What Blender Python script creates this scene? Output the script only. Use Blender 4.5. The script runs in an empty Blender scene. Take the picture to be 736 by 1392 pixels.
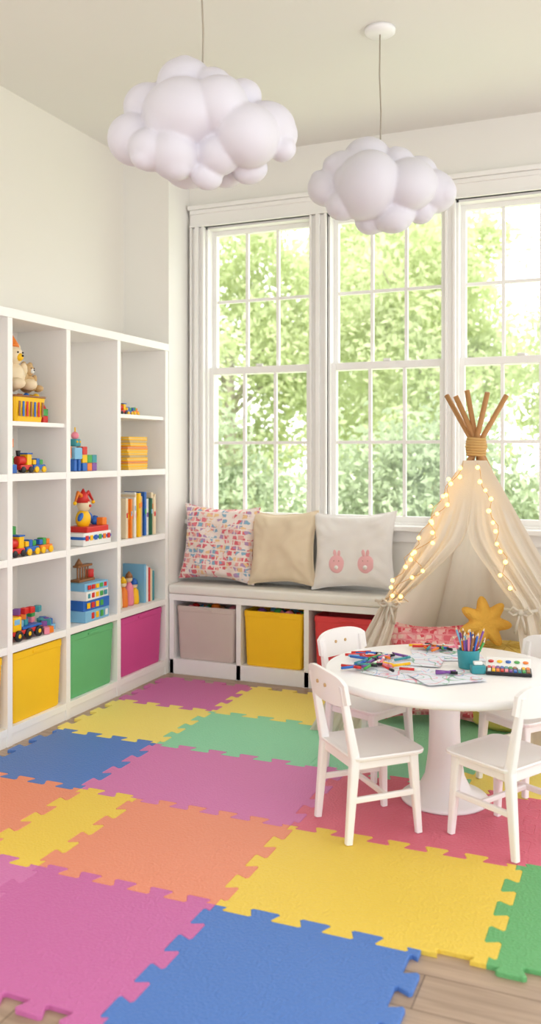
import bpy, bmesh, math, random
import numpy as np
from mathutils import Vector, Matrix, Euler, noise
random.seed(7); np.random.seed(7)
S=bpy.context.scene
S.view_settings.view_transform='Standard'
S.view_settings.look='None'
S.view_settings.exposure=0.42

def lin(c):
    r=[]
    for x in c:
        x=x/255.0
        r.append(x/12.92 if x<=0.04045 else ((x+0.055)/1.055)**2.4)
    return (r[0],r[1],r[2],1.0)

def mat(name,c,rough=0.5,var=0.04,vscale=6.0,bump=0.0,bscale=80.0,emit=0.0,spec=0.4,metal=0.0,trans=0.0,coat=0.0):
    m=bpy.data.materials.new(name); m.use_nodes=True
    nt=m.node_tree; N=nt.nodes; L=nt.links
    b=N['Principled BSDF']; out=N['Material Output']
    b.inputs['Roughness'].default_value=rough
    b.inputs['Specular IOR Level'].default_value=spec
    b.inputs['Metallic'].default_value=metal
    if coat: b.inputs['Coat Weight'].default_value=coat
    base=lin(c)
    tc=N.new('ShaderNodeTexCoord')
    n=N.new('ShaderNodeTexNoise'); n.inputs['Scale'].default_value=vscale; n.inputs['Detail'].default_value=3
    L.new(tc.outputs['Object'],n.inputs['Vector'])
    mx=N.new('ShaderNodeMix'); mx.data_type='RGBA'
    mx.inputs[6].default_value=tuple(max(0,x*(1-var)) for x in base[:3])+(1,)
    mx.inputs[7].default_value=tuple(min(1,x*(1+var)) for x in base[:3])+(1,)
    L.new(n.outputs['Fac'],mx.inputs[0]); L.new(mx.outputs[2],b.inputs['Base Color'])
    if bump:
        n2=N.new('ShaderNodeTexNoise'); n2.inputs['Scale'].default_value=bscale; n2.inputs['Detail'].default_value=2
        L.new(tc.outputs['Object'],n2.inputs['Vector'])
        bp=N.new('ShaderNodeBump'); bp.inputs['Strength'].default_value=bump; bp.inputs['Distance'].default_value=0.01
        L.new(n2.outputs['Fac'],bp.inputs['Height']); L.new(bp.outputs[0],b.inputs['Normal'])
    if emit:
        b.inputs['Emission Color'].default_value=base; b.inputs['Emission Strength'].default_value=emit
    if trans:
        t=N.new('ShaderNodeBsdfTranslucent'); L.new(mx.outputs[2],t.inputs['Color'])
        ms=N.new('ShaderNodeMixShader'); ms.inputs[0].default_value=trans
        L.new(b.outputs[0],ms.inputs[1]); L.new(t.outputs[0],ms.inputs[2]); L.new(ms.outputs[0],out.inputs['Surface'])
    return m

class MB:
    def __init__(s): s.bm=bmesh.new(); s.mats=[]
    def mi(s,m):
        if m not in s.mats: s.mats.append(m)
        return s.mats.index(m)
    def add(s,tmp,m,M=None,smooth=False):
        i=s.mi(m)
        for f in tmp.faces: f.material_index=i; f.smooth=smooth
        if M is not None: tmp.transform(M)
        me=bpy.data.meshes.new('tmp'); tmp.to_mesh(me); tmp.free()
        s.bm.from_mesh(me); bpy.data.meshes.remove(me)
    def box(s,size,loc,m,rot=(0,0,0),bev=0.0,seg=2,smooth=False):
        t=bmesh.new(); bmesh.ops.create_cube(t,size=1.0)
        bmesh.ops.scale(t,vec=size,verts=t.verts)
        if bev: bmesh.ops.bevel(t,geom=list(t.edges),offset=bev,segments=seg,profile=0.6,affect='EDGES')
        s.add(t,m,Matrix.Translation(loc)@Euler(rot).to_matrix().to_4x4(),smooth)
    def bb(s,x0,x1,y0,y1,z0,z1,m,bev=0.0):
        s.box((x1-x0,y1-y0,z1-z0),((x0+x1)/2,(y0+y1)/2,(z0+z1)/2),m,bev=bev)
    def sph(s,r,loc,m,sc=(1,1,1),rot=(0,0,0),sub=3):
        t=bmesh.new(); bmesh.ops.create_icosphere(t,subdivisions=sub,radius=r)
        bmesh.ops.scale(t,vec=sc,verts=t.verts)
        s.add(t,m,Matrix.Translation(loc)@Euler(rot).to_matrix().to_4x4(),True)
    def loft(s,loops,m,M=None,smooth=True,cap0=True,cap1=True,closed=True):
        t=bmesh.new(); R=[[t.verts.new(p) for p in lp] for lp in loops]; n=len(loops[0])
        for a,b in zip(R[:-1],R[1:]):
            for i in range(n if closed else n-1):
                j=(i+1)%n; t.faces.new((a[i],a[j],b[j],b[i]))
        if cap0 and closed: t.faces.new(list(reversed(R[0])))
        if cap1 and closed: t.faces.new(R[-1])
        bmesh.ops.recalc_face_normals(t,faces=t.faces)
        s.add(t,m,M,smooth)
    def lathe(s,prof,loc,m,n=32,rot=(0,0,0),smooth=True):
        loops=[[(r*math.cos(2*math.pi*i/n),r*math.sin(2*math.pi*i/n),z) for i in range(n)] for r,z in prof]
        s.loft(loops,m,Matrix.Translation(loc)@Euler(rot).to_matrix().to_4x4(),smooth)
    def cyl(s,r,h,loc,m,rot=(0,0,0),n=20,r2=None):
        r2=r if r2 is None else r2; b=min(r,r2,h)*0.08
        s.lathe([(r-b,-h/2),(r,-h/2+b),(r2,h/2-b),(r2-b,h/2)],loc,m,n,rot,False if n<12 else True)
    def beam(s,p0,p1,w0,d0,w1,d1,m,round_=0.25,up=Vector((0,1,0))):
        p0=Vector(p0);p1=Vector(p1);ax=(p1-p0).normalized()
        if abs(ax.dot(up))>0.95: up=Vector((1,0,0))
        xx=up.cross(ax).normalized(); yy=ax.cross(xx).normalized()
        def loop(p,w,d):
            o=[]
            for cx,cy,a0 in ((1,1,0),(-1,1,90),(-1,-1,180),(1,-1,270)):
                r=min(w,d)*round_
                for k in range(3):
                    a=math.radians(a0+45*k)
                    o.append(p+xx*(cx*(w/2-r)+r*math.cos(a))+yy*(cy*(d/2-r)+r*math.sin(a)))
            return o
        s.loft([loop(p0,w0,d0),loop(p1,w1,d1)],m,None,False)
    def tube(s,pts,r,m,n=8,r2=None):
        pts=[Vector(p) for p in pts]; r2=r if r2 is None else r2
        loops=[]; prev=None
        for i,p in enumerate(pts):
            t=(pts[min(i+1,len(pts)-1)]-pts[max(i-1,0)]).normalized()
            if prev is None:
                prev=t.orthogonal().normalized()
            prev=(prev-t*prev.dot(t)).normalized(); q=t.cross(prev)
            rr=r+(r2-r)*i/(len(pts)-1)
            loops.append([p+prev*rr*math.cos(2*math.pi*k/n)+q*rr*math.sin(2*math.pi*k/n) for k in range(n)])
        s.loft(loops,m,None,True)
    def obj(s,name,loc=(0,0,0),rotz=0,rot=None,scale=1.0):
        me=bpy.data.meshes.new(name); s.bm.to_mesh(me); s.bm.free()
        for m in s.mats: me.materials.append(m)
        o=bpy.data.objects.new(name,me); S.collection.objects.link(o)
        o.location=loc; o.rotation_euler=rot if rot else (0,0,rotz); o.scale=(scale,)*3
        return o

# ------------------------------------------------------------- materials
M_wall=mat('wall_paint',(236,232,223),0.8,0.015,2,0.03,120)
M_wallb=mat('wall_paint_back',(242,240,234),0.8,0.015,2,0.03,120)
M_ceil=mat('ceiling_paint',(231,229,224),0.9,0.01,2)
M_trim=mat('trim_white',(246,245,242),0.4,0.01)
M_shelf=mat('shelf_white',(250,248,244),0.45,0.015)
M_shelfin=mat('shelf_back_panel',(238,232,222),0.6,0.02)
M_white=mat('lacquer_white',(246,245,245),0.35,0.015)
M_cush=mat('seat_cushion_linen',(242,240,234),0.85,0.03,20,0.15,300)
M_cloud=mat('cloud_shade',(222,220,230),0.5,0.01,3)
M_cord=mat('cord',(170,160,145),0.5)
C={}
for k,c in dict(red=(214,50,45),yellow=(250,196,20),blue=(45,105,190),green=(70,165,80),orange=(240,130,40),
    teal=(60,150,160),brown=(150,100,60),cream=(235,215,180),purple=(130,80,160),pink=(240,140,160),black=(35,35,40),
    white=(240,240,236),ltblue=(130,190,225),tan=(205,170,120),dgreen=(40,100,70)).items():
    C[k]=mat('toy_'+k,c,0.4,0.05)
PAL=[C[k] for k in ('red','yellow','blue','green','orange','teal','purple','pink','ltblue')]

# ------------------------------------------------------------- floor
def wood_floor():
    m=bpy.data.materials.new('oak_planks'); m.use_nodes=True; nt=m.node_tree;N=nt.nodes;L=nt.links
    b=N['Principled BSDF']; b.inputs['Roughness'].default_value=0.42
    tc=N.new('ShaderNodeTexCoord'); mp=N.new('ShaderNodeMapping')
    L.new(tc.outputs['Object'],mp.inputs[0])
    br=N.new('ShaderNodeTexBrick'); br.inputs['Scale'].default_value=1.0
    br.inputs['Brick Width'].default_value=1.3; br.inputs['Row Height'].default_value=0.14
    br.inputs['Mortar Size'].default_value=0.0018; br.offset=0.37
    br.inputs['Color1'].default_value=lin((184,160,138)); br.inputs['Color2'].default_value=lin((170,146,124)); br.inputs['Mortar'].default_value=lin((120,98,80))
    L.new(mp.outputs[0],br.inputs['Vector'])
    mp2=N.new('ShaderNodeMapping'); mp2.inputs['Scale'].default_value=(1.2,16,1); L.new(tc.outputs['Object'],mp2.inputs[0])
    n=N.new('ShaderNodeTexNoise'); n.inputs['Scale'].default_value=3.0; n.inputs['Detail'].default_value=6; n.inputs['Distortion'].default_value=0.6
    L.new(mp2.outputs[0],n.inputs['Vector'])
    r=N.new('ShaderNodeValToRGB'); r.color_ramp.elements[0].color=(0.68,0.66,0.64,1); r.color_ramp.elements[1].color=(1.05,1.05,1.05,1)
    r.color_ramp.elements[0].position=0.3; r.color_ramp.elements[1].position=0.65
    L.new(n.outputs['Fac'],r.inputs[0])
    mx=N.new('ShaderNodeMix'); mx.data_type='RGBA'; mx.blend_type='MULTIPLY'; mx.inputs[0].default_value=0.8
    L.new(br.outputs['Color'],mx.inputs[6]); L.new(r.outputs[0],mx.inputs[7]); L.new(mx.outputs[2],b.inputs['Base Color'])
    return m
XR=2.7; YF=-1.3; H=2.97
o=MB(); o.bb(-2.9,XR,YF,4.82,-0.1,0,wood_floor()); o.obj('floor')
o=MB(); o.bb(-2.9,XR,YF,4.82,H,H+0.12,M_ceil); o.obj('ceiling')
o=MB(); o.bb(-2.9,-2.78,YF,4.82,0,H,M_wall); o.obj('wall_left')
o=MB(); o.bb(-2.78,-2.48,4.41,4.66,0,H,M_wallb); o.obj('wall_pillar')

# windows
W=[(-2.37,-1.712),(-1.612,-0.958),(-0.902,-0.25),(-0.19,0.46)]
ZB,ZT=0.86,2.57
o=MB()
o.bb(-2.78,XR,4.66,4.80,0,ZB,M_wallb); o.bb(-2.78,XR,4.66,4.80,ZT,H,M_wallb)
xs=[-2.78]+[v for w in W for v in w]+[XR]
for i in range(0,len(xs),2): o.bb(xs[i],xs[i+1],4.66,4.80,ZB,ZT,M_wallb)
o.obj('wall_back')
M_glass=bpy.data.materials.new('window_glass'); M_glass.use_nodes=True
nt=M_glass.node_tree; N=nt.nodes; L=nt.links; N.remove(N['Principled BSDF'])
tr=N.new('ShaderNodeBsdfTransparent'); gl=N.new('ShaderNodeBsdfGlossy'); gl.inputs['Roughness'].default_value=0.02
ms=N.new('ShaderNodeMixShader'); ms.inputs[0].default_value=0.04
L.new(tr.outputs[0],ms.inputs[1]);L.new(gl.outputs[0],ms.inputs[2]);L.new(ms.outputs[0],N['Material Output'].inputs['Surface'])
for k,(x0,x1) in enumerate(W):
    o=MB(); zm=1.727
    o.bb(x0,x0+0.012,4.66,4.80,ZB,ZT,M_trim);o.bb(x1-0.012,x1,4.66,4.80,ZB,ZT,M_trim);o.bb(x0,x1,4.66,4.80,ZT-0.012,ZT,M_trim);o.bb(x0,x1,4.66,4.80,ZB,ZB+0.012,M_trim)
    for (z0,z1,y0,rb,rt) in ((ZB,zm+0.02,4.685,0.045,0.04),(zm-0.02,ZT,4.725,0.04,0.04)):
        y1=y0+0.035; s=0.038
        o.bb(x0,x0+s,y0,y1,z0,z1,M_trim,0.003);o.bb(x1-s,x1,y0,y1,z0,z1,M_trim,0.003)
        o.bb(x0+s,x1-s,y0,y1,z0,z0+rb,M_trim,0.003);o.bb(x0+s,x1-s,y0,y1,z1-rt,z1,M_trim,0.003)
        w=x1-x0-2*s; mw=0.009
        for j in (1,2): 
            xx=x0+s+w*j/3; o.bb(xx-mw,xx+mw,y0+0.006,y1-0.006,z0+rb,z1-rt,M_trim,0.002)
        zz=(z0+rb+z1-rt)/2; o.bb(x0+s,x1-s,y0+0.0065,y1-0.0065,zz-mw,zz+mw,M_trim,0.002)
        o.bb(x0+s,x1-s,y0+0.016,y0+0.019,z0+rb,z1-rt,M_glass)
    o.box((0.04,0.02,0.015),((x0+x1)/2,4.695,zm+0.028),C['white'],bev=0.004)
    o.obj('window_%d'%(k+1))
# casings
o=MB()
o.bb(-2.462,0.60,4.632,4.66,ZT,ZT+0.10,M_trim,0.003)
o.bb(-2.468,0.62,4.61,4.66,ZT+0.10,ZT+0.125,M_trim,0.004)
o.bb(-2.462,0.60,4.622,4.66,ZT,ZT+0.014,M_trim,0.003)
o.bb(-2.462,0.60,4.622,4.66,ZT+0.075,ZT+0.10,M_trim,0.006)
piers=[(-2.462,W[0][0])]+[(W[i][1],W[i+1][0]) for i in range(3)]+[(W[3][1],W[3][1]+0.1)]
for a,b in piers:
    o.bb(a,b,4.64,4.66,ZB,ZT,M_trim,0.003)
    for q in ((a,a+0.014),(b-0.014,b)): o.bb(q[0],q[1],4.626,4.66,ZB,ZT,M_trim,0.003)
    if b-a>0.08: o.bb((a+b)/2-0.012,(a+b)/2+0.012,4.62,4.645,ZB,ZT,M_trim,0.003)
o.obj('trim_1')
o=MB(); o.bb(-2.475,0.64,4.59,4.685,ZB-0.028,ZB,M_trim,0.006); o.bb(-2.462,0.62,4.64,4.66,ZB-0.09,ZB-0.028,M_trim,0.004); o.obj('trim_2')
o=MB(); o.bb(-1.16,XR,4.645,4.66,0,0.11,M_trim,0.003); o.obj('baseboard_back')

# ------------------------------------------------------------- cube shelf
UY=[2.17,2.61,3.045,3.46,3.895,4.39]; T=0.032; XB,XF=-2.775,-2.48
ZS=[0.08,0.425,0.795,1.158,1.855]
o=MB()
for y in UY: o.bb(XB,XF,y-T/2,y+T/2,0.0,ZS[-1],M_shelf,0.002)
o.bb(XB,XF+0.004,UY[0]-T/2,UY[-1]+T/2,ZS[-1]-T,ZS[-1]+0.008,M_shelf,0.002)
for z in ZS[:-1]:
    for a,b in zip(UY[:-1],UY[1:]): o.bb(XB,XF-0.001,a+T/2,b-T/2,z-T,z,M_shelf,0.0015)
for a,b in zip(UY[:-1],UY[1:]): o.bb(XB+0.02,XF-0.006,a+T/2,b-T/2,0.0,ZS[0]-T,M_shelf)
o.bb(XB,XB+0.012,UY[0],UY[-1],0.05,ZS[-1]-T,M_shelfin)
for (a,b,z) in ((UY[2],UY[3],1.385),(UY[4],UY[5],1.45),(UY[0],UY[1],1.45)):
    o.bb(XB+0.01,XF-0.012,a+T/2,b-T/2,z-0.02,z,M_shelf,0.002)
o.obj('cube_bookshelf')

# ------------------------------------------------------------- bins
def rrect(w,d,z,r=0.02,n=4):
    o=[]
    for cx,cy,a0 in ((1,1,0),(-1,1,90),(-1,-1,180),(1,-1,270)):
        for k in range(n):
            a=math.radians(a0+90*k/(n-1)); o.append((cx*(w/2-r)+r*math.cos(a),cy*(d/2-r)+r*math.sin(a),z))
    return o
def make_bin(w,d,h,m,loc,fill=False,rotz=0):
    o=MB(); 
    o.loft([rrect(w*0.91,d*0.91,0),rrect(w*0.93,d*0.93,0.006),rrect(w*0.985,d*0.985,h-0.035),rrect(w*0.985,d*0.985,h-0.032),rrect(w,d,h-0.03),rrect(w,d,h-0.004),rrect(w-0.008,d-0.008,h),
            rrect(w-0.02,d-0.02,h-0.004),rrect(w*0.88,d*0.88,0.01)],m,None,False)
    o.box((0.09,0.008,0.012),(0,-d/2-0.001,h-0.017),m,bev=0.003)
    if fill:
        for i in range(26):
            x=random.uniform(-w*0.38,w*0.38);y=random.uniform(-d*0.36,d*0.36);z=h-0.035+random.uniform(-0.01,0.02)
            if random.random()<0.5: o.sph(random.uniform(0.018,0.03),(x,y,z),random.choice(PAL),sub=2)
            else: o.box((random.uniform(.03,.06),random.uniform(.02,.04),random.uniform(.02,.035)),(x,y,z),random.choice(PAL+[C['brown']]*4),rot=(random.random(),random.random(),random.random()*3),bev=0.004)
        o.loft([rrect(w*.9,d*.9,h*0.5),rrect(w*.92,d*.92,h-0.045)],C['brown'],None,False)
    return o.obj('storage_bin',loc,rotz)
B_y=mat('bin_yellow',(253,200,30),0.6,0.04,8,0.06,200)
B_g=mat('bin_green',(104,184,122),0.6,0.04,8,0.06,200)
B_m=mat('bin_magenta',(212,78,148),0.6,0.04,8,0.06,200)
B_r=mat('bin_red',(226,70,74),0.6,0.04,8,0.06,200)
B_t=mat('bin_taupe',(208,194,186),0.7,0.04,8,0.1,200)
for i,m in enumerate((B_r,B_y,B_y,B_g,B_m)):
    a,b=UY[i],UY[i+1]; make_bin(b-a-T-0.024,0.27,0.305,m,(-2.625,(a+b)/2,ZS[0]+0.0005),rotz=math.pi/2)

# ------------------------------------------------------------- window bench
BX=[-2.462,-2.045,-1.648,-1.185]; o=MB(); by0,by1=4.41,4.655
for x in BX: o.bb(x-0.014,x+0.014,by0,by1,0,0.43,M_white,0.002)
o.bb(BX[0]-0.014,BX[-1]+0.014,by0-0.004,by1,0.415,0.452,M_white,0.003)
o.bb(BX[0]-0.014,BX[-1]+0.014,by0,by1,0.0,0.085,M_white,0.003)
o.bb(BX[0],BX[-1],by1-0.01,by1,0.05,0.43,M_shelfin)
o.box((BX[-1]-BX[0]+0.03,by1-by0+0.008,0.052),((BX[0]+BX[-1])/2,(by0+by1)/2-0.006,0.479),M_cush,bev=0.014,seg=3,smooth=True)
o.obj('window_bench')
for i,(m,f) in enumerate(((B_t,True),(B_y,True),(B_r,False))):
    a,b=BX[i],BX[i+1]; make_bin(min(b-a,0.42)-0.05,0.22,0.30,m,((a+b)/2-(0.01 if i==2 else 0),4.53,0.086),fill=f)

# ------------------------------------------------------------- pillows
def pillow(name,w,h,t,m,loc,tilt,yaw=0,seed=0,roll=0,extra=None,n=36,pinch=0.13):
    o=MB(); 
    def P(u,v,sgn):
        x=u*(1-pinch*(1-v*v)*abs(u)**2); y=v*(1-pinch*(1-u*u)*abs(v)**2)
        th=((1-u**4)*(1-v**4))**0.5 if abs(u)<1 and abs(v)<1 else 0
        nn=noise.noise(Vector((u*1.7+seed,v*1.7,sgn*3)))
        wr=noise.noise(Vector((u*3.5+seed,v*3.5,sgn)))
        th=max(0,th*(0.85+0.3*nn+0.12*wr))
        cr=max(0,abs(u)+abs(v)-0.8); ang=math.atan2(abs(v),abs(u))
        th=max(0,th+0.14*cr*math.sin(ang*20+seed)*th)
        return Vector((x*w/2,-sgn*(th*t/2+0.003),y*h/2+0.012*h*noise.noise(Vector((u*2,seed,0)))))
    for sgn in (1,-1):
        loops=[[P(-1+2*i/n,-1+2*j/n,sgn) for i in range(n+1)] for j in range(n+1)]
        o.loft(loops,m,None,True,closed=False)
    bmesh.ops.remove_doubles(o.bm,verts=o.bm.verts,dist=0.0001)
    ring=[P(-1+2*i/n,-1,0) for i in range(n)]+[P(1,-1+2*i/n,0) for i in range(n)]+[P(1-2*i/n,1,0) for i in range(n)]+[P(-1,1-2*i/n,0) for i in range(n+1)]
    o.tube(ring,0.005,m,6)
    if extra: extra(o,P)
    return o.obj(name,loc,rot=(tilt,roll,yaw))
def pat_mat(name,cols,scale,bg=(242,232,222)):
    m=bpy.data.materials.new(name); m.use_nodes=True; nt=m.node_tree;N=nt.nodes;L=nt.links
    b=N['Principled BSDF']; b.inputs['Roughness'].default_value=0.85
    tc=N.new('ShaderNodeTexCoord'); mp=N.new('ShaderNodeMapping'); mp.inputs['Rotation'].default_value=(math.pi/2,0,0); mp.inputs['Scale'].default_value=(1,0.01,1)
    nz=N.new('ShaderNodeTexNoise'); nz.inputs['Scale'].default_value=30; L.new(tc.outputs['Object'],nz.inputs['Vector'])
    va=N.new('ShaderNodeVectorMath'); va.operation='MULTIPLY_ADD'; va.inputs[1].default_value=(0.016,0.016,0.016); L.new(nz.outputs['Color'],va.inputs[0]); L.new(tc.outputs['Object'],va.inputs[2])
    L.new(va.outputs[0],mp.inputs[0])
    br=N.new('ShaderNodeTexBrick'); br.inputs['Scale'].default_value=scale; br.inputs['Brick Width'].default_value=0.9; br.inputs['Row Height'].default_value=0.62
    br.inputs['Mortar Size'].default_value=0.11; br.inputs['Mortar Smooth'].default_value=0.6
    L.new(mp.outputs[0],br.inputs['Vector'])
    v=N.new('ShaderNodeTexVoronoi'); v.inputs['Scale'].default_value=scale*1.9; L.new(mp.outputs[0],v.inputs['Vector'])
    r=N.new('ShaderNodeValToRGB'); r.color_ramp.interpolation='CONSTANT'
    el=r.color_ramp.elements
    while len(el)<len(cols): el.new(0.5)
    for i,c in enumerate(cols): el[i].position=i/len(cols); el[i].color=lin(c)
    sp=N.new('ShaderNodeSeparateColor'); L.new(v.outputs['Color'],sp.inputs[0]); L.new(sp.outputs[0],r.inputs[0])
    mx=N.new('ShaderNodeMix'); mx.data_type='RGBA'
    L.new(br.outputs['Fac'],mx.inputs[0]); L.new(r.outputs[0],mx.inputs[6]); mx.inputs[7].default_value=lin(bg)
    L.new(mx.outputs[2],b.inputs['Base Color'])
    return m
M_p1=pat_mat('patterned_cotton',[(240,222,212),(232,130,142),(242,230,222),(140,180,205),(236,170,165),(244,232,228),(224,108,120),(185,150,190),(240,200,150)],21,(243,228,222))
M_p2=mat('beige_linen',(232,214,186),0.9,0.04,10,0.2,260)
M_p3=mat('white_cotton',(242,239,236),0.9,0.02,10,0.2,260)
M_p4=pat_mat('pink_print',[(225,110,125),(240,180,180),(220,80,95),(240,200,190)],22,(236,150,155))
M_app=mat('pink_applique',(244,188,192),0.9,0.05,20)
zb=0.507
def pl(name,w,h,t,m,x,tilt,**k):
    z=zb+h/2*math.cos(tilt)+0.014; return pillow(name,w,h,t,m,(x,4.54,z),-tilt,**k)
pl('throw_pillow',0.47,0.43,0.15,M_p1,-2.225,0.14,seed=1,roll=0.03)
pl('throw_pillow',0.40,0.41,0.14,M_p2,-1.833,0.18,seed=5,roll=-0.03)
def bunnies(o,P):
    for cx in (-0.32,0.36):
        c=P(cx,-0.35,1); o.sph(0.045,c+Vector((0,0.004,0)),M_app,sc=(1,0.3,1.1),sub=3)
        for dx in (-0.05,0.05):
            c=P(cx+dx,-0.08,1); o.sph(0.014,c+Vector((0,0.001,0)),M_app,sc=(0.7,0.3,1.4),rot=(0,dx*3,0),sub=2)
        o.sph(0.012,P(cx,-0.45,1)+Vector((0,-0.008,0)),C['white'],sub=2)
        for dx in (-0.06,0.06): o.sph(0.003,P(cx+dx,-0.28,1)+Vector((0,-0.008,0)),C['brown'],sub=1)
pl('throw_pillow',0.47,0.415,0.14,M_p3,-1.425,0.16,seed=9,extra=bunnies,roll=-0.04)

# ------------------------------------------------------------- foam mat
rows_y=[1.62,2.18,2.74,3.29,3.80,4.28]
F=dict(mag=(206,112,172),pk=(214,126,182),blue=(84,128,202),yel=(240,208,84),yel2=(246,226,118),org=(236,150,120),grn=(106,180,116),mint=(142,214,172),red=(222,112,134))
FM={}
for k,c in F.items():
    m=mat('foam_'+k,c,0.55,0.02,3,0.0,spec=0.4); nt=m.node_tree;N=nt.nodes;L=nt.links
    tc=N.new('ShaderNodeTexCoord'); v=N.new('ShaderNodeTexVoronoi'); v.inputs['Scale'].default_value=110; L.new(tc.outputs['Object'],v.inputs['Vector'])
    bp=N.new('ShaderNodeBump'); bp.inputs['Strength'].default_value=0.6; bp.inputs['Distance'].default_value=0.003
    L.new(v.outputs['Distance'],bp.inputs['Height']); L.new(bp.outputs[0],N['Principled BSDF'].inputs['Normal']); FM[k]=m
rows=[[(-2.42,-1.67,'pk'),(-1.67,-1.08,'mag'),(-1.08,-0.51,'blue')],
 [(-2.42,-1.91,'org'),(-1.91,-1.67,'yel'),(-1.67,-1.08,'org'),(-1.08,-0.35,'yel'),(-0.35,0.25,'grn')],
 [(-2.42,-1.91,'blue'),(-1.91,-1.08,'pk'),(-1.08,-0.35,'red'),(-0.35,0.25,'red')],
 [(-2.42,-1.91,'yel2'),(-1.91,-1.20,'mint'),(-1.20,-0.62,'mint'),(-0.62,0.25,'yel2')],
 [(-2.42,-1.91,'mag'),(-1.91,-1.20,'yel2'),(-1.20,-0.5,'mint'),(-0.5,0.25,'pk')]]
def edge(A,B):
    A=Vector(A);B=Vector(B);Ln=(B-A).length
    if Ln<0.12: return [A,B]
    d=(B-A)/Ln; nrm=Vector((-d.y,d.x)); m=max(1,int(round(Ln/0.062))-1)
    if m%2==0: m-=1
    g=Ln/(m+1)/2; w=(Ln-2*g)/m; a=0.021; dl=0.007; ch=0.006
    s=1 if (int(A.x*97+A.y*31)%2==0) else -1
    pts=[(0,0),(g,0)]; x=g
    pts+=[(x-dl,s*(a-ch)),(x-dl+ch,s*a)]
    for i in range(m):
        x+=w
        pts+=[(x+dl-ch,s*a),(x+dl,s*(a-ch))]
        if i<m-1: s=-s; pts+=[(x-dl,s*(a-ch)),(x-dl+ch,s*a)]
    pts+= [(x,0),(Ln,0)]
    return [A+d*p[0]+nrm*p[1] for p in pts]
brk=[]
for j in range(len(rows_y)):
    s=set()
    for r in ([rows[j-1]] if j>0 else [])+([rows[j]] if j<len(rows) else []):
        for t in r: s.add(t[0]); s.add(t[1])
    brk.append(sorted(s))
o=MB()
def hline(j,x0,x1):
    bs=[b for b in brk[j] if x0-1e-6<=b<=x1+1e-6]; y=rows_y[j]; pts=[]
    for a,b in zip(bs[:-1],bs[1:]):
        e=edge((a,y),(b,y)); pts+=e[:-1]
    return pts+[Vector((x1,y))]
for j,r in enumerate(rows):
    for (x0,x1,k) in r:
        y0,y1=rows_y[j],rows_y[j+1]
        loop=hline(j,x0,x1)[:-1]+edge((x1,y0),(x1,y1))[:-1]+list(reversed(hline(j+1,x0,x1)))[:-1]+list(reversed(edge((x0,y0),(x0,y1))))[:-1]
        t=bmesh.new(); vs=[t.verts.new((p.x,p.y,0.0005)) for p in loop]; f=t.faces.new(vs)
        ex=bmesh.ops.extrude_face_region(t,geom=[f]); top=[e for e in ex['geom'] if isinstance(e,bmesh.types.BMVert)]
        bmesh.ops.translate(t,vec=(0,0,0.0125),verts=top)
        te=[e for e in t.edges if all(v.co.z>0.01 for v in e.verts)]
        bmesh.ops.bevel(t,geom=te,offset=0.0018,segments=1,affect='EDGES')
        bmesh.ops.recalc_face_normals(t,faces=t.faces)
        o.add(t,FM[k])
o.obj('foam_puzzle_mat')
ZM=0.0145

# ------------------------------------------------------------- table
TX,TY=-0.655,3.165; TZ=0.475; TR=0.43
o=MB()
o.lathe([(0.0,TZ-0.03),(TR-.03,TZ-0.03),(TR-.006,TZ-0.027),(TR,TZ-0.018),(TR,TZ-0.008),(TR-.005,TZ-0.001),(TR-.01,TZ),(0.0,TZ)],(TX,TY,0),M_white,96)
o.lathe([(0.0,TZ-0.05),(0.14,TZ-0.05),(0.15,TZ-0.03),(0,TZ-0.03)],(TX,TY,0),M_white,48)
o.lathe([(0.06,TZ-0.045),(0.056,0.36),(0.054,0.28),(0.058,0.18),(0.07,0.10),(0.095,0.05),(0.145,0.03),(0.155,0.022),(0.155,ZM),(0.0,ZM)],(TX,TY,0),M_white,48)
o.obj('round_kids_table')

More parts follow.
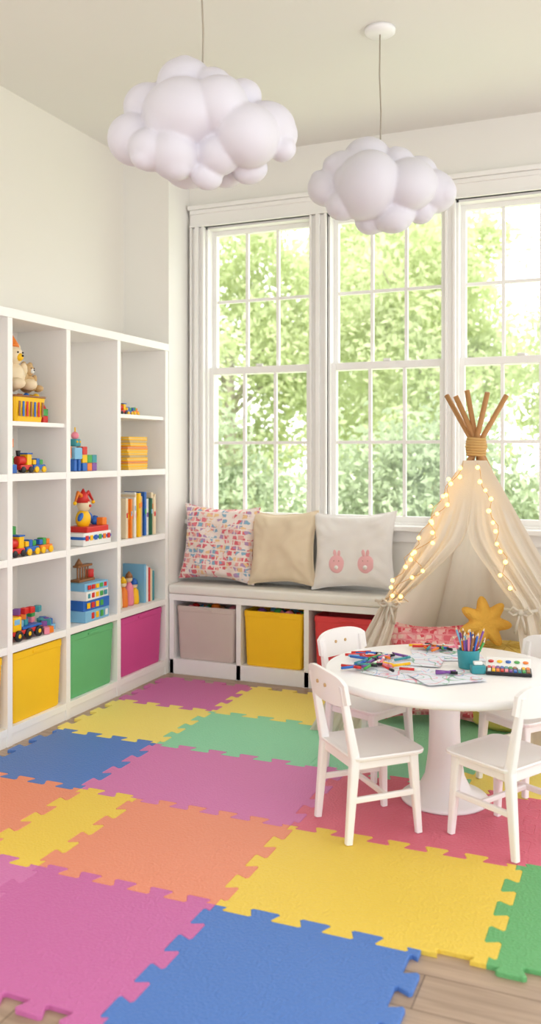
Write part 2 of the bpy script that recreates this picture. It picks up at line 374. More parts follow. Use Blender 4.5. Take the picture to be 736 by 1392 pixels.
# ------------------------------------------------------------- chairs (local: faces +Y)
M_ch=mat('chair_white_paint',(246,244,243),0.4,0.015)
def chair(x,y,ang,sc=0.96):
    o=MB(); m=M_ch; sz=0.285
    loops=[rrect(0.27,0.26,sz-0.016,0.03,5),rrect(0.285,0.275,sz-0.012,0.035,5),rrect(0.29,0.28,sz-0.004,0.037,5),rrect(0.285,0.275,sz,0.036,5),rrect(0.25,0.24,sz-0.002,0.03,5)]
    o.loft(loops,m,Matrix.Translation((0,0.005,0)),False)
    for sx in (-1,1):
        o.beam((sx*0.122,0.122,0.0005),(sx*0.108,0.105,sz-0.012),0.022,0.022,0.034,0.034,m)
        o.beam((sx*0.122,-0.142,0.0005),(sx*0.118,-0.118,sz-0.01),0.022,0.024,0.032,0.034,m)
        o.beam((sx*0.118,-0.118,sz-0.012),(sx*0.118,-0.165,0.52),0.032,0.034,0.024,0.02,m)
        o.beam((sx*0.118,0.115,0.14),(sx*0.121,-0.132,0.14),0.014,0.02,0.014,0.02,m,up=Vector((0,0,1)))
        o.beam((sx*0.11,0.1,sz-0.03),(sx*0.115,-0.11,sz-0.03),0.014,0.035,0.014,0.035,m,up=Vector((0,0,1)))
    o.beam((-0.1,0.106,sz-0.03),(0.1,0.106,sz-0.03),0.014,0.035,0.014,0.035,m,up=Vector((0,0,1)))
    o.beam((-0.11,-0.116,sz-0.03),(0.11,-0.116,sz-0.03),0.014,0.035,0.014,0.035,m,up=Vector((0,0,1)))
    o.beam((-0.12,0.0,0.14),(0.12,0.0,0.14),0.014,0.018,0.014,0.018,m,up=Vector((0,0,1)))
    lo=[]
    n=14
    for i in range(n+1):
        u=-1+2*i/n; xx=u*0.145; yy=-0.163-0.02*(1-u*u); zt=0.545+0.012*(1-u*u)-0.018*abs(u)**6; zbm=0.452-0.006*(1-u*u)+0.012*abs(u)**6
        ty=0.007; sl=0.012
        lo.append([(xx,yy-ty,zt),(xx,yy+ty,zt),(xx,yy+ty+sl,zbm),(xx,yy-ty+sl,zbm)])
    o.loft(lo,m,None,False)
    for sx in (-0.03,0.03):
        o.cyl(0.0065,0.022,(sx,-0.177,0.505),C['tan'],rot=(math.pi/2,0,0),n=12)
    return o.obj('kids_chair',(x,y,ZM),rotz=math.radians(ang)-math.pi/2,scale=sc)
chair(-0.84,2.852,44)
chair(-0.415,2.925,150)
chair(-0.985,3.355,-24,0.94)
chair(-0.415,3.44,-126,0.94)

# ------------------------------------------------------------- table items
o=MB()
cup=[(0.0,0),(0.034,0),(0.036,0.004),(0.04,0.062),(0.04,0.066),(0.037,0.066),(0.033,0.01),(0,0.01)]
o.lathe(cup,(0,0,0),C['teal'],28)
for i in range(34):
    a=random.random()*6.28; r0=random.uniform(0,0.02); r1=r0+random.uniform(0.01,0.045); h=random.uniform(0.09,0.13)
    p0=Vector((r0*math.cos(a),r0*math.sin(a),0.012)); p1=Vector((r1*math.cos(a),r1*math.sin(a),h)); m=random.choice(PAL+[C['red'],C['orange'],C['brown'],C['brown']])
    o.tube([p0,p1],0.0042,m,6); d=(p1-p0).normalized(); o.tube([p1,p1+d*0.01],0.0042,C['cream'],6,0.0012)
o.obj('pencil_cup',(-0.58,3.22,TZ+0.001))
# open paint palette: tray with wells and a hinged lid
o=MB(); o.box((0.155,0.085,0.012),(0,0,0.006),C['black'],bev=0.003)
for i in range(10):
    for j in range(2):
        o.box((0.0115,0.033,0.006),(-0.066+i*0.0147,-0.019+j*0.038,0.0135),([C['white'],C['yellow'],C['orange'],C['red'],C['pink'],C['purple'],C['blue'],C['teal'],C['green'],C['brown']])[(i+j*3)%10],bev=0.002)
o.box((0.155,0.075,0.004),(0,0.079,0.018),C['white'],rot=(0.25,0,0),bev=0.0015)
for i in range(5): o.cyl(0.010,0.002,(-0.06+i*0.03,0.079,0.022),PAL[i],rot=(0.25,0,0),n=16)
o.obj('paint_palette',(-0.435,3.19,TZ+0.001),0.15)
o=MB(); o.box((0.05,0.035,0.03),(0,0,0.015),C['teal'],bev=0.005); o.box((0.03,0.02,0.012),(0,0,0.036),C['white'],bev=0.003); o.obj('paint_pot',(-0.535,3.15,TZ+0.001),0.4)
def paper_mat():
    m=bpy.data.materials.new('drawing_paper'); m.use_nodes=True; nt=m.node_tree;N=nt.nodes;L=nt.links
    b=N['Principled BSDF']; b.inputs['Roughness'].default_value=0.8
    tc=N.new('ShaderNodeTexCoord')
    oi=N.new('ShaderNodeObjectInfo')
    prev=None
    for i,(c,sc) in enumerate((((130,175,225),8),((238,140,160),7),((110,170,135),9))):
        w=N.new('ShaderNodeTexNoise'); w.inputs['Scale'].default_value=sc; w.inputs['Detail'].default_value=0.5; w.inputs['Distortion'].default_value=1.2
        mp=N.new('ShaderNodeVectorMath'); mp.operation='ADD'; 
        cm=N.new('ShaderNodeMath'); cm.operation='MULTIPLY_ADD'; cm.inputs[1].default_value=20; cm.inputs[2].default_value=i*3.3; L.new(oi.outputs['Random'],cm.inputs[0])
        L.new(tc.outputs['Object'],mp.inputs[0]); L.new(cm.outputs[0],mp.inputs[1]); L.new(mp.outputs[0],w.inputs['Vector'])
        r=N.new('ShaderNodeValToRGB'); e=r.color_ramp.elements; e[0].position=0.48;e[0].color=(0,0,0,1); e[1].position=0.5; e[1].color=(1,1,1,1); q=e.new(0.52); q.color=(0,0,0,1)
        L.new(w.outputs['Fac'],r.inputs[0])
        mx=N.new('ShaderNodeMix'); mx.data_type='RGBA'; L.new(r.outputs[0],mx.inputs[0])
        if prev: L.new(prev,mx.inputs[6])
        else: mx.inputs[6].default_value=lin((228,232,242))
        mx.inputs[7].default_value=lin(c); prev=mx.outputs[2]
    L.new(prev,b.inputs['Base Color']); return m
M_paper=paper_mat()
def sheet(x,y,w,h,rz,z):
    o=MB(); n=8
    o.loft([[(-w/2+w*i/n,-h/2+h*j/n,0.001+0.003*abs(noise.noise(Vector((i*.3+x*9,j*.3,y))))) for i in range(n+1)] for j in range(n+1)],M_paper,None,True,closed=False)
    o.obj('drawing_paper',(x,y,TZ+z),rz)
sheet(-0.69,3.38,0.26,0.19,0.35,0.0005); sheet(-0.76,3.05,0.28,0.2,-0.3,0.001); sheet(-0.62,3.03,0.22,0.16,0.7,0.004); sheet(-0.80,3.24,0.24,0.17,0.1,0.003)
o=MB()
for i in range(46):
    if i<30: x=random.gauss(-0.93,0.05); y=random.gauss(3.15,0.09)
    elif i<42: x=random.gauss(-0.82,0.09); y=random.gauss(3.45,0.03)
    else: x=random.gauss(-0.70,0.08); y=random.gauss(3.10,0.06)
    if (x-TX)**2+(y-TY)**2>0.37**2: 
        v=Vector((x-TX,y-TY)).normalized()*random.uniform(.28,.37); x,y=TX+v.x,TY+v.y
    a=random.gauss(0.4,0.8); m=random.choice(PAL+[C['red'],C['blue'],C['green']]); d=Vector((math.cos(a),math.sin(a),0)); p=Vector((x,y,TZ+0.0065+random.random()*0.003+0.006))
    o.tube([p-d*0.038,p+d*0.015],0.005,m,8); o.tube([p+d*0.015,p+d*0.038],0.0054,random.choice([m,C['white'],m,C['black']]),8)
o.obj('felt_tip_markers')

# ------------------------------------------------------------- cloud lamps
def cloud(loc,lumps,ztop,vox):
    o=MB(); th=math.radians(22.8)
    rs=random.Random(len(lumps)); extra=[]
    for dx,dz,dy,r in lumps[:13]:
        a=rs.uniform(0,6.28); b=rs.uniform(-0.9,0.3); q=Vector((math.cos(a),math.sin(a),b)).normalized()*r*0.72
        extra.append((dx+q.x*0.7,dz+q.y*0.7,dy-abs(q.z)*0.9,r*rs.uniform(0.42,0.65)))
    for dx,dz,dy,r in list(lumps)+extra:
        x=dx*math.cos(th)-dy*math.sin(th); y=dx*math.sin(th)+dy*math.cos(th)
        o.sph(r,(x,y,dz),M_cloud,sc=(rs.uniform(1.0,1.15),rs.uniform(.95,1.05),rs.uniform(.88,1.0)),rot=(0,rs.uniform(-.5,.5),rs.uniform(0,3)),sub=4)
    body=o.obj('shade',(0,0,0))
    r=body.modifiers.new('remesh','REMESH'); r.mode='VOXEL'; r.voxel_size=vox; r.use_smooth_shade=True
    sm=body.modifiers.new('smooth','SMOOTH'); sm.factor=0.5; sm.iterations=3
    e=bpy.data.objects.new('cloud_pendant_lamp',None); S.collection.objects.link(e); e.location=loc
    o=MB(); o.tube([(0,0,0.1),(0.004,0,0.3),(-0.002,0,0.45),(0,0,ztop-loc[2])],0.0032,M_cord,8)
    zt=ztop-loc[2]
    o.lathe([(0,zt-0.022),(0.05,zt-0.022),(0.062,zt-0.014),(0.064,zt),(0,zt)],(0,0,0),M_white,32)
    c=o.obj('cord_and_canopy'); c.parent=e; body.parent=e
def px(l,cx,cy,s):
    out=[]
    for (u,v,r,dy) in l: out.append(((u-cx)*s,(cy-v)*s,dy,r*s))
    return out
L1=[(182,190,37,0.0),(200,142,33,0.02),(208,212,30,-0.06),(252,114,36,0.0),(250,165,50,-0.06),(290,124,28,-0.03),(330,132,26,0.0),(300,160,42,-0.08),(362,175,40,0.0),(338,195,42,-0.07),
 (384,205,18,-0.02),(240,218,34,-0.06),(282,243,20,-0.03),(300,216,30,-0.05),(340,228,22,0.02),(230,150,45,0.10),(280,150,45,0.13),(330,175,45,0.11),(250,205,38,0.11),(305,215,30,0.10),(275,175,55,0.02),(225,190,40,0.06)]
cloud((-1.33,2.587,2.32),px(L1,275,170,0.0024),H,0.0055)
L2=[(447,256,26,0.0),(468,234,26,-0.02),(503,218,32,0.0),(542,226,24,-0.03),(572,236,25,0.0),(590,260,30,0.0),(556,258,38,-0.07),(500,260,44,-0.07),(470,280,24,-0.03),(538,296,26,-0.03),(508,296,22,0.02),(575,285,20,0.0),(480,245,35,0.09),(530,250,42,0.10),(570,255,32,0.08),(520,285,26,0.08)]
cloud((-0.987,3.498,2.336),px(L2,520,252,0.003),H,0.0055)

# ------------------------------------------------------------- teepee
M_lin=mat('teepee_canvas',(238,230,216),0.9,0.03,12,0.12,220,trans=0.38)
M_pole=mat('pine_pole',(184,134,82),0.55,0.12,14)
M_rope=mat('jute_rope',(205,165,105),0.9,0.1,40)
A=Vector((-0.711,4.15,1.27))
feet={'L':Vector((-1.35,3.75,ZM)),'R':Vector((0.05,3.75,ZM)),'BR':Vector((-0.20,4.57,ZM)),'BM':Vector((-0.65,4.60,ZM)),'BL':Vector((-1.08,4.57,ZM))}
tep=bpy.data.objects.new('teepee_tent',None); S.collection.objects.link(tep)
o=MB()
offs={'L':(0,0.0,0),'R':(0,-0.008,0),'BR':(0.01,0.02,0),'BM':(0,0.03,0),'BL':(-0.01,0.01,0)}
ext={'L':0.195,'R':0.2,'BR':0.19,'BM':0.21,'BL':0.2}
for k,f in feet.items():
    p=A+Vector(offs[k]); e=p+(p-f)*ext[k]
    if k=='BM': e=e+Vector((-0.02,0,0))
    o.tube([f+Vector((0,0,0.012)),p,e],0.013,M_pole,12,0.012)
ob=o.obj('poles'); ob.parent=tep
o=MB()
for i in range(7):
    z=A.z-0.03+i*0.012; r=0.045-0.002*abs(i-3)
    o.tube([(A.x+r*math.cos(a),A.y-0.005+r*0.9*math.sin(a),z+0.002*math.sin(a*2)) for a in [j*2*math.pi/20 for j in range(21)]],0.007,M_rope,6)
ob=o.obj('rope_wrap'); ob.parent=tep
top={}; ctr=Vector((-0.68,4.2,0)); fc={}
for k,f in feet.items():
    out=Vector((f.x-ctr.x,f.y-ctr.y,0)).normalized()*(0.026 if k in 'LR' else -0.016)
    if k in 'LR': out+=Vector((0,-0.022,0))
    fc[k]=f+out; top[k]=(A-f)*0.955+f+out
def lerp(a,b,t): return a+(b-a)*t
o=MB(); NT=48
def nrm(t): return Vector((0,-1,0.3)).normalized()
def interp(tab,t):
    for (a,va),(b,vb) in zip(tab[:-1],tab[1:]):
        if t<=b: return va+(vb-va)*(t-a)/(b-a)
    return tab[-1][1]
def front(s0tab,s1tab,folds,seed):
    loops=[]; ns=56
    for j in range(NT+1):
        t=j/NT; Lp=lerp(top['L'],fc['L'],t); Rp=lerp(top['R'],fc['R'],t)
        s0=interp(s0tab,t); s1=interp(s1tab,t); row=[]
        for i in range(ns+1):
            q=i/ns; s=s0+(s1-s0)*q
            P=lerp(Lp,Rp,s); amp=0.016*min(1,max(0,(t-0.15)/0.3))
            edgeq=min(1,min(q if s0tab[0][1]==0 else 9,(1-q) if s1tab[0][1]==1 else 9)*5)
            P=P+nrm(t)*(amp*edgeq*(math.sin(q*folds*6.28+seed+t*1.5)+0.4*math.sin(q*folds*2.3*6.28+seed*2)))
            row.append(P)
        loops.append(row)
    o.loft(loops,M_lin,None,True,closed=False)
front([(0,0),(1,0)],[(0,0.47),(0.24,0.44),(0.30,0.40),(0.40,0.25),(0.50,0.12),(0.54,0.10),(0.62,0.13),(0.8,0.16),(1,0.17)],3,0.4)
front([(0,0.45),(0.24,0.42),(0.30,0.46),(0.40,0.60),(0.50,0.70),(0.54,0.715),(0.62,0.70),(0.8,0.68),(1,0.66)],[(0,1),(1,1)],4,1.9)
def panel(a,b,sag=0.02):
    loops=[]
    for j in range(21):
        t=j/20; Lp=lerp(top[a],fc[a],t); Rp=lerp(top[b],fc[b],t); row=[]
        mid=(feet[a]+feet[b])/2; nd=Vector((mid.x-A.x,mid.y-A.y,0)).normalized()
        for i in range(21):
            s=i/20; P=lerp(Lp,Rp,s)+nd*(-sag*math.sin(math.pi*s)*math.sin(math.pi*t)+0.004*math.sin(s*20+t*3)*math.sin(math.pi*s))
            if P.y>4.64: P.y=4.64
            row.append(P)
        loops.append(row)
    o.loft(loops,M_lin,None,True,closed=False)
panel('L','BL');panel('BL','BM',0.005);panel('BM','BR',0.005);panel('BR','R')
ob=o.obj('canvas'); ob.parent=tep
o=MB()
def fp(s,t,off=0.03):
    return lerp(lerp(top['L'],fc['L'],t),lerp(top['R'],fc['R'],t),s)+nrm(t)*off
for s,t in ((0.055,0.54),(0.74,0.54)):
    c=fp(s,t,0.025)
    o.sph(0.016,c,M_lin,sub=2)
    for sg in (-1,1):
        o.tube([c,c+Vector((sg*0.03,-0.01,0.022)),c+Vector((sg*0.05,-0.005,0.0)),c+Vector((sg*0.03,-0.008,-0.012)),c],0.006,M_lin,6)
        o.tube([c,c+Vector((sg*0.012,-0.008,-0.04)),c+Vector((sg*0.022,0,-0.09))],0.006,M_lin,6)
    o.tube([c+Vector((-0.07,0.01,0.01)),c+Vector((0,0.0,0)),c+Vector((0.07,0.01,0.012))],0.007,M_lin,6)
ob=o.obj('curtain_ties'); ob.parent=tep
M_bulb=mat('warm_bulb',(255,200,90),0.4,0,emit=5.0); M_wire=mat('copper_wire',(200,160,100),0.4)
o=MB()
def strand(path,nb):
    pts=[fp(s,t,of-0.012) for s,t,of in path]; o.tube(pts,0.0016,M_wire,5)
    for i in range(nb):
        q=(i+0.5)/nb*(len(pts)-1); k=int(q); p=lerp(pts[k],pts[min(k+1,len(pts)-1)],q-k)+Vector((random.uniform(-.012,.012),-0.012,random.uniform(-.014,.006)))
        o.sph(random.uniform(.008,.0102),p,M_bulb,sub=2)
strand([(0.10+0.07*math.sin(i*1.3),0.01+i*0.026,0.045) for i in range(21)],15)
strand([(0.02+0.03*math.sin(i*1.9+1),0.05+i*0.027,0.04) for i in range(19)],9)
strand([(0.62+0.10*min(1,i/5)+0.03*math.sin(i*1.7),0.02+i*0.028,0.045) for i in range(17)],12)
o.obj('fairy_lights')
M_pouf=mat('pouf_fabric',(240,214,120),0.9,0.05,20,0.2,150)
o=MB(); o.lathe([(0,0),(0.15,0),(0.19,0.03),(0.2,0.12),(0.2,0.22),(0.185,0.31),(0.14,0.345),(0,0.35)],(0,0,0),M_pouf,48)
for k in range(12):
    a=k*math.pi/6; o.tube([(math.cos(a)*r,math.sin(a)*r,z) for r,z in ((0.19,0.03),(0.202,0.12),(0.202,0.22),(0.187,0.312),(0.14,0.347),(0.0,0.352))],0.003,M_pouf,5)
o.obj('floor_pouf',(-0.58,4.17,ZM))
M_star=mat('yellow_plush',(244,190,84),0.95,0.10,25,0.5,140)
o=MB(); n=80; loops=[]
for j in range(11):
    ph=-math.pi/2+math.pi*j/10; loops.append([])
    for i in range(n):
        a=2*math.pi*i/n; r=0.12*(0.8+0.2*math.cos(7*a)); rr=r*max(0.02,math.cos(ph))**0.55
        loops[-1].append((rr*math.cos(a),0.055*math.sin(ph),rr*math.sin(a)))
o.loft(loops,M_star,None,True)
o.obj('star_plush_toy',(-0.66,4.08,ZM+0.35+0.115),rot=(-0.2,0.1,0.3))
pillow('floor_cushion',0.42,0.44,0.17,M_p4,(-0.90,4.04,ZM+0.235),-0.22,yaw=0.25,seed=3)

# ------------------------------------------------------------- toys on shelves
def place(o,name,y,z,x=-2.56,rz=0,sc=1.0): return o.obj(name,(x,y,z),math.pi/2+rz,scale=sc)
def blocktower(n,w=0.04,hat=True):
    o=MB(); z=0
    for lvl,k in enumerate(n):
        h=0.036
        for i in range(k):
            x=(i-(k-1)/2)*w*1.05
            if (lvl+i)%3==2: o.cyl(w/2*0.95,h,(x,0,z+h/2),PAL[(lvl*2+i)%5])
            else: o.box((w,w,h),(x,0,z+h/2),PAL[(lvl*3+i*2)%5],bev=0.003)
        z+=h
    if hat: o.lathe([(0.0,0),(w*0.5,0),(0.003,w*0.8)],(0,0,z),C['red'],16)
    return o
def train(cars=2):
    o=MB(); x=-(cars-1)*0.0425
    for c in range(cars):
        m=PAL[(c*2)%5]; o.box((0.075,0.05,0.02),(x,0,0.022),m,bev=0.004)
        for sx in (-0.024,0.024):
            for sy in (-0.026,0.026): o.cyl(0.013,0.008,(x+sx,sy,0.013),C['yellow'] if c else C['black'],rot=(math.pi/2,0,0),n=16)
        if c==0:
            o.cyl(0.018,0.045,(x-0.012,0,0.05),C['red'],rot=(0,math.pi/2,0)); o.box((0.028,0.042,0.045),(x+0.022,0,0.053),C['yellow'],bev=0.003); o.box((0.034,0.048,0.006),(x+0.022,0,0.078),C['blue'],bev=0.002); o.cyl(0.007,0.025,(x-0.025,0,0.078),C['black'],r2=0.01)
        else:
            for q in range(3): o.box((0.02,0.03,0.02+0.01*(q%2)),(x-0.022+q*0.022,0,0.043),PAL[(q+c)%7],bev=0.002)
        x+=0.085
    return o
def plush(body,acc,hat=None):
    o=MB(); o.sph(0.055,(0,0,0.055),body,sc=(1,.9,1.05)); o.sph(0.04,(0,-0.005,0.135),body)
    for s in (-1,1):
        o.sph(0.016,(s*0.03,0,0.17),body,sub=2); o.sph(0.022,(s*0.05,-0.015,0.08),body,sc=(.8,.8,1.7),rot=(0.5,s*-0.5,0),sub=2)
        o.sph(0.025,(s*0.035,-0.055,0.025),body,sc=(.9,1.5,.9),sub=2); o.sph(0.004,(s*0.014,-0.043,0.145),C['black'],sub=1)
    o.sph(0.016,(0,-0.038,0.128),acc,sub=2); o.sph(0.005,(0,-0.054,0.132),C['black'],sub=1)
    if hat: o.lathe([(0.0,0),(0.03,0.0),(0.028,0.01),(0.003,0.05)],(0,0,0.168),hat,16)
    return o
def books(n,hmin,hmax,cols=None):
    o=MB(); x=0
    for i in range(n):
        w=random.uniform(0.012,0.026);h=random.uniform(hmin,hmax);d=random.uniform(0.12,0.16); m=random.choice(cols or PAL+[C['cream'],C['white'],C['dgreen']])
        o.box((w,d,h),(x+w/2,0,h/2),m,bev=0.002); o.box((w*0.7,d-0.004,h-0.006),(x+w/2,0.003,h/2+0.001),C['white'])
        o.box((w*0.6,0.002,h*0.12),(x+w/2,-d/2-0.0005,h*random.uniform(.5,.8)),random.choice(PAL+[C['white']]))
        x+=w+0.001
    for v in o.bm.verts: v.co.x-=x/2
    return o
def flatstack(n,w,d,cols):
    o=MB(); z=0
    for i in range(n):
        h=random.uniform(0.013,0.019); m=cols[i%len(cols)]; r=random.uniform(-.08,.08)
        o.box((w,d,h*0.4),(0,0,z+h*0.2),m,rot=(0,0,r),bev=0.001);o.box((w,d,h*0.4),(0,0,z+h*0.8),m,rot=(0,0,r),bev=0.001)
        o.box((w-0.008,d-0.008,h*0.9),(0,0,z+h/2),C['cream'],rot=(0,0,r)); z+=h
    return o
def basket(w,d,h,m,trim):
    o=MB(); o.loft([rrect(w*.85,d*.85,0),rrect(w,d,h),rrect(w-.012,d-.012,h),rrect(w*.83,d*.83,0.01)],m,None,False)
    o.tube([Vector(p) for p in rrect(w,d,h)]+[Vector(rrect(w,d,h)[0])],0.005,trim,6)
    for i in range(7): 
        x=-w*0.36+i*w*0.12; o.box((w*0.05,0.004,h*0.6),(x,-d/2*0.96-0.002,h/2),[trim,C['blue'],C['red']][i%3],bev=0.001)
    for i in range(18):
        p=(random.uniform(-w*.38,w*.38),random.uniform(-d*.35,d*.35),h+random.uniform(-0.02,0.005))
        if i%2: o.sph(random.uniform(.012,.018),p,random.choice(PAL),sub=2)
        else: o.box((.03,.025,.022),p,random.choice(PAL),rot=(random.random(),random.random(),random.random()),bev=.003)
    o.loft([rrect(w*.84,d*.84,h*0.4),rrect(w*.9,d*.9,h*0.85)],C['brown'],None,False)
    return o
def truck():
    o=MB(); o.box((0.16,0.07,0.015),(0,0,0.028),C['red'],bev=0.004)
    for sx in (-0.055,0.0,0.055):
        for sy in (-0.036,0.036): o.cyl(0.019,0.012,(sx,sy,0.0195),C['black'],rot=(math.pi/2,0,0)); o.cyl(0.008,0.014,(sx,sy,0.0195),C['yellow'],rot=(math.pi/2,0,0),n=12)
    o.box((0.045,0.065,0.05),(-0.055,0,0.06),C['yellow'],bev=0.006); o.box((0.03,0.067,0.02),(-0.058,0,0.068),C['ltblue'],bev=0.003)
    o.box((0.105,0.068,0.008),(0.025,0,0.04),C['blue'],bev=0.002)
    for i in range(12): o.box((.026,.024,.022),(-0.015+0.028*(i%4),random.uniform(-.02,.02),0.055+0.02*(i//4)),random.choice(PAL),rot=(0,0,random.random()),bev=.003)
    return o
def clown():
    o=MB(); o.box((0.19,0.11,0.05),(0,0,0.025),C['white'],bev=0.004); o.box((0.192,0.112,0.012),(0,0,0.03),C['blue'],bev=0.002); 
    for i in range(6): o.box((0.018,0.003,0.02),(-0.075+i*0.03,-0.057,0.03),PAL[i%5],bev=.001)
    o.box((0.15,0.1,0.022),(0.01,0,0.061),C['red'],bev=0.003)
    o.sph(0.035,(-0.02,0,0.10),C['yellow'],sc=(1,.8,1.1)); o.sph(0.028,(-0.02,-0.004,0.155),C['cream'])
    o.lathe([(0.03,0),(0.016,0.03),(0.002,0.055)],(-0.02,0,0.165),C['red'],20)
    for s in (-1,1): 
        o.tube([(-0.02,0,0.18),(-0.02+s*0.035,0,0.205),(-0.02+s*0.06,-0.005,0.17)],0.012,C['red' if s>0 else 'orange'],8,0.004); o.sph(0.008,(-0.02+s*0.062,-0.005,0.165),C['yellow'],sub=2)
        o.sph(0.013,(-0.02+s*0.032,-0.01,0.11),C['blue'],sc=(.8,.8,1.6),rot=(0,s*-.7,0),sub=2)
    o.sph(0.006,(-0.02,-0.033,0.153),C['red'],sub=2)
    o.sph(0.02,(0.06,0,0.09),C['blue'],sub=2); o.box((0.03,0.03,0.03),(0.065,-0.03,0.087),C['orange'],bev=.003)
    return o
def gameboxes():
    o=MB(); z=0
    for i,(w,h,a,b) in enumerate(((0.2,0.05,C['ltblue'],C['white']),(0.19,0.045,C['blue'],C['yellow']),(0.185,0.04,C['white'],C['teal']),(0.17,0.035,C['ltblue'],C['red']))):
        o.box((w,0.14,h),(0,0,z+h/2),a,rot=(0,0,0.05*(-1)**i),bev=0.002)
        for k in range(5): o.box((0.022,0.003,h*0.55),(-w*.36+k*w*.18,-0.072,z+h/2),[b,C['red'],C['yellow'],C['green'],b][k],rot=(0,0,0.05*(-1)**i),bev=0.001)
        z+=h
    for k in range(5): o.cyl(0.004,0.07,(-0.05+k*0.02,0,z+0.035),C['brown'],n=12)
    o.box((0.11,0.03,0.01),(-0.01,0,z+0.07),C['brown'],bev=.002); o.box((0.12,0.05,0.012),(-0.01,0,z+0.006),C['brown'],bev=.003)
    o.cyl(0.018,0.035,(0.045,0,z+0.03),C['red']); o.lathe([(0.02,0),(0.002,0.03)],(-0.04,0,z+0.075),C['brown'],12)
    return o
def figures():
    o=MB()
    for i,(x,h,m,c) in enumerate(((-0.07,0.15,C['cream'],C['red']),(-0.03,0.12,C['orange'],C['yellow']),(0.012,0.14,C['pink'],C['brown']),(0.05,0.10,C['yellow'],C['blue']))):
        o.lathe([(0.018,0),(0.02,0.01),(0.017,h*0.5),(0.008,h*0.62),(0.0,h*0.64)],(x,0,0),m,20); o.sph(0.014,(x,0,h*0.72),C['cream'],sub=2); o.lathe([(0.016,0),(0.012,0.012),(0.002,0.024)],(x,0,h*0.76),c,16)
    for k in range(5): o.box((0.014,0.1,0.15-0.008*k),(0.085+0.0155*k,0.02,0.075-0.004*k),[C['ltblue'],C['white'],C['red'],C['cream'],C['teal']][k],bev=.002)
    return o
def robot():
    o=MB(); o.box((0.055,0.04,0.05),(-0.05,0,0.075),C['ltblue'],bev=.006); o.box((0.04,0.035,0.032),(-0.05,0,0.12),C['teal'],bev=.006)
    for s in (-1,1): o.box((0.018,0.03,0.05),(-0.05+s*0.015,0,0.025),C['blue'],bev=.004); o.cyl(0.007,0.05,(-0.05+s*0.036,0,0.08),C['orange'],n=12); o.sph(0.005,(-0.05+s*0.01,-0.018,0.124),C['yellow'],sub=2)
    o.sph(0.017,(-0.05,0,0.15),C['pink'],sub=2); o.cyl(0.003,0.03,(-0.05,0,0.17),C['yellow'],n=8)
    for k in range(7): o.box((0.034,0.034,0.034),(0.0+0.036*(k%3),0.0,0.017+0.035*(k//3)),PAL[(k*2+2)%7],bev=.003)
    return o
def blockpile(n,w,d,seed):
    o=MB(); rs=random.Random(seed)
    for i in range(n):
        lay=i//max(1,n//2); s=rs.uniform(.024,.034)
        x=rs.uniform(-w/2,w/2)*(1-.35*lay); y=rs.uniform(-d/2,d/2)*(1-.35*lay); z=s/2+lay*.027; m=rs.choice(PAL)
        if i%3==0: o.cyl(s/2,s,(x,y,z),m,rot=(0,0,0),n=16)
        elif i%3==1: o.box((s*1.5,s*.8,s),(x,y,z),m,rot=(0,0,rs.random()*3),bev=.003)
        else: o.box((s,s,s),(x,y,z),m,rot=(0,0,rs.random()*3),bev=.003)
    return o
g=0.001
# cell 1 (visible left)
place(basket(0.22,0.14,0.11,C['yellow'],C['brown']),'toy_basket',3.20,1.385+g)
place(plush(C['cream'],C['yellow'],C['orange']),'teddy_bear',3.15,1.385+0.135,sc=1.15)
place(plush(C['tan'],C['white']),'teddy_bear',3.27,1.385+0.135,x=-2.57,sc=0.75)
place(blocktower([1,1]),'toy_block_tower',3.37,1.385+g,sc=0.9)
place(blocktower([2,1,1,1]),'toy_block_tower',3.12,ZS[3]+g,sc=1.05)
place(train(2),'toy_train',3.27,ZS[3]+g,sc=1.1)
place(blocktower([3,3,2,1,1]),'toy_block_tower',3.17,ZS[2]+g,x=-2.61,sc=1.15)
place(train(3),'toy_train',3.22,ZS[2]+g,x=-2.525,sc=1.15)
place(truck(),'toy_truck',3.20,ZS[1]+g,x=-2.55,sc=1.25)
place(blockpile(12,0.10,0.09,3),'toy_block_pile',3.37,ZS[1]+g,x=-2.55)
# cell 2
place(robot(),'toy_robot',3.66,ZS[3]+g,x=-2.545,sc=1.15)
place(clown(),'clown_toy',3.71,ZS[2]+g,x=-2.555,sc=1.25)
place(gameboxes(),'board_game_stack',3.70,ZS[1]+g,sc=1.1)
# cell 3
place(flatstack(11,0.19,0.15,[C['yellow'],C['yellow'],C['orange'],C['yellow'],C['tan']]),'picture_book_stack',4.09,ZS[3]+g)
place(train(3),'toy_train',4.10,1.45+g,sc=0.75)
place(books(9,0.17,0.24,[C['brown'],C['orange'],C['yellow'],C['cream'],C['tan'],C['white']]),'picture_books',4.08,ZS[2]+g,x=-2.575)
place(books(6,0.19,0.24,[C['blue'],C['cream'],C['white'],C['dgreen']]),'picture_books',4.26,ZS[2]+g,x=-2.575)
place(figures(),'peg_doll_set',4.10,ZS[1]+g,sc=1.4)
# cell 0
place(truck(),'toy_truck',2.90,ZS[1]+g); place(books(12,0.17,0.23),'picture_books',2.82,ZS[3]+g); place(blocktower([4,3,2]),'toy_block_tower',2.84,ZS[2]+g)
place(books(12,0.17,0.23),'picture_books',2.38,ZS[2]+g)

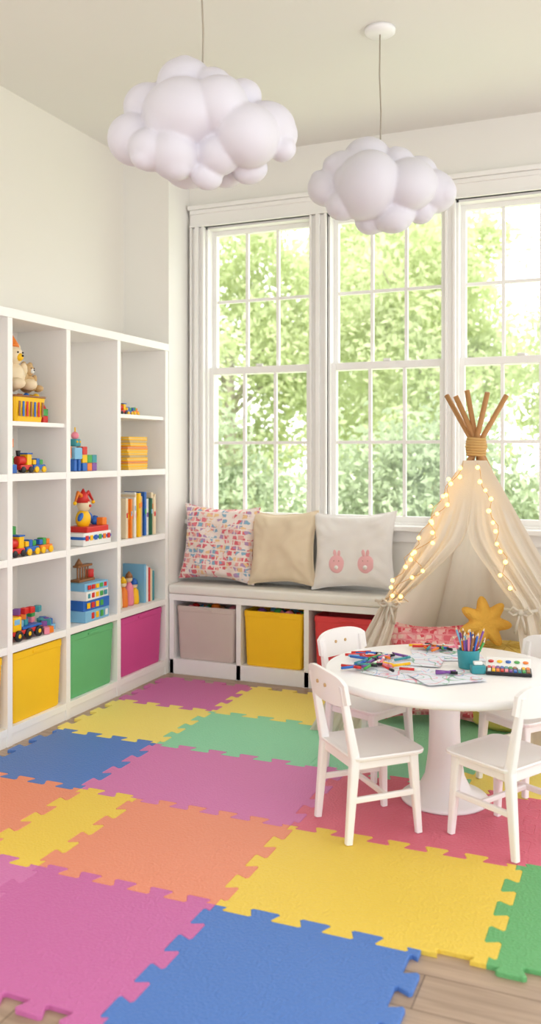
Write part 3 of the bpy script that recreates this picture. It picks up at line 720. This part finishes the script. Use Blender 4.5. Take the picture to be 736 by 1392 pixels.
# ------------------------------------------------------------- outside
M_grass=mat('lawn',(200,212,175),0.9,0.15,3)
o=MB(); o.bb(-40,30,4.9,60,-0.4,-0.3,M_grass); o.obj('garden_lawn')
M_leaf=mat('leaf_hazed',(217,226,184),0.7,0.10,1.5,trans=0.45)  # green paled: outdoor haze and window glare are put into the leaf colour
M_leaf2=mat('leaf_mid_hazed',(184,198,166),0.7,0.15,1.5,trans=0.35)  # shrub green, also washed out to carry the haze in its colour
M_bark=mat('bark',(170,162,150),0.9,0.2,10)
def leaves(name,m,nb,nl,ext,cz,ls,seed,trunk=True,zmin=-0.28):
    rng=np.random.RandomState(seed)
    c=rng.normal(0,1,(nb,3)); c/=np.linalg.norm(c,axis=1)[:,None]; c*=rng.uniform(0.25,1,(nb,1))**0.6; c*=np.array(ext); c[:,2]+=cz
    idx=rng.randint(0,nb,nl); P=c[idx]+rng.normal(0,0.26,(nl,3))
    P=P[P[:,2]>zmin+0.15]; nl=len(P)
    a=rng.normal(0,1,(nl,3)); a/=np.linalg.norm(a,axis=1)[:,None]; b=rng.normal(0,1,(nl,3)); b-=a*(a*b).sum(1)[:,None]; b/=np.linalg.norm(b,axis=1)[:,None]
    s=rng.uniform(0.6,1.2,(nl,1))*ls
    V=np.stack([P-a*s,P-b*s*0.45,P+a*s,P+b*s*0.45],1).reshape(-1,3)
    o=MB()
    if trunk:
        o.tube([(0,0,-0.295),(0.05,0,cz*0.5),(0,0.05,cz)],0.14,M_bark,10,0.08)
        for k in range(10): 
            q=c[k%nb]; o.tube([(0,0,cz*0.6),Vector((q[0]*.5,q[1]*.5,(q[2]+cz*.6)/2+0.2)),q],0.05,M_bark,6,0.012)
    base=o.obj(name)
    me2=bpy.data.meshes.new(name+'_lv'); me2.from_pydata(V.tolist(),[],[(4*i,4*i+1,4*i+2,4*i+3) for i in range(nl)])
    bm=bmesh.new(); bm.from_mesh(base.data); nf=len(bm.faces); bm.from_mesh(me2); bm.faces.ensure_lookup_table()
    mi=len(base.data.materials); base.data.materials.append(m)
    for f in bm.faces[nf:]: f.material_index=mi
    bm.to_mesh(base.data); bm.free(); return base
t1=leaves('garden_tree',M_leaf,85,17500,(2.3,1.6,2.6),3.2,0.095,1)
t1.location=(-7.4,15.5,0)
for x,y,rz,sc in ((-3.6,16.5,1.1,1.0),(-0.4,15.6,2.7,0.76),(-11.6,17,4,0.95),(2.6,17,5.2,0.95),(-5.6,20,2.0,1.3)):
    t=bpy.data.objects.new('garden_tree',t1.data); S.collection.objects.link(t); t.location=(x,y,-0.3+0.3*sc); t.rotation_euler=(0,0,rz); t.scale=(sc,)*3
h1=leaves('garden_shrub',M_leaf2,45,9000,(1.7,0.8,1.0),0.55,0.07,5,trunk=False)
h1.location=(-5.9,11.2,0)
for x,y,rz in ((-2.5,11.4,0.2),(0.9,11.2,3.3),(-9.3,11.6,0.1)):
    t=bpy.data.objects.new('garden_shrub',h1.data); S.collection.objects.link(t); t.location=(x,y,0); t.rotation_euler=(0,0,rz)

# ------------------------------------------------------------- light
w=bpy.data.worlds.new('sky'); S.world=w; w.use_nodes=True
nt=w.node_tree; bg=nt.nodes['Background']; bg.inputs[0].default_value=(0.985,0.99,1.0,1)
tc=nt.nodes.new('ShaderNodeTexCoord'); sx=nt.nodes.new('ShaderNodeSeparateXYZ'); mr=nt.nodes.new('ShaderNodeMapRange')
nt.links.new(tc.outputs['Generated'],sx.inputs[0]); nt.links.new(sx.outputs['Y'],mr.inputs[0])
mr.inputs[1].default_value=-1; mr.inputs[2].default_value=1; mr.inputs[3].default_value=1.1; mr.inputs[4].default_value=2.9
nt.links.new(mr.outputs[0],bg.inputs[1])
sd=bpy.data.lights.new('sun','SUN'); sd.energy=3.2; sd.angle=math.radians(3); sd.color=(1,0.96,0.9)
so=bpy.data.objects.new('sun',sd); S.collection.objects.link(so); so.rotation_euler=Vector((-0.15,0.45,-1)).to_track_quat('-Z','Y').to_euler()

# ------------------------------------------------------------- camera
cd=bpy.data.cameras.new('camera'); cam=bpy.data.objects.new('camera',cd); S.collection.objects.link(cam); S.camera=cam
cd.sensor_fit='HORIZONTAL'; cd.sensor_width=36; cd.lens=1206/736*36; cd.shift_y=-81/736.0
cam.location=(0,0,1.25); cam.rotation_euler=(math.pi/2,0,math.radians(22.8)); cd.clip_start=0.05; cd.clip_end=200
cd.dof.use_dof=True; cd.dof.focus_distance=3.6; cd.dof.aperture_fstop=4.5
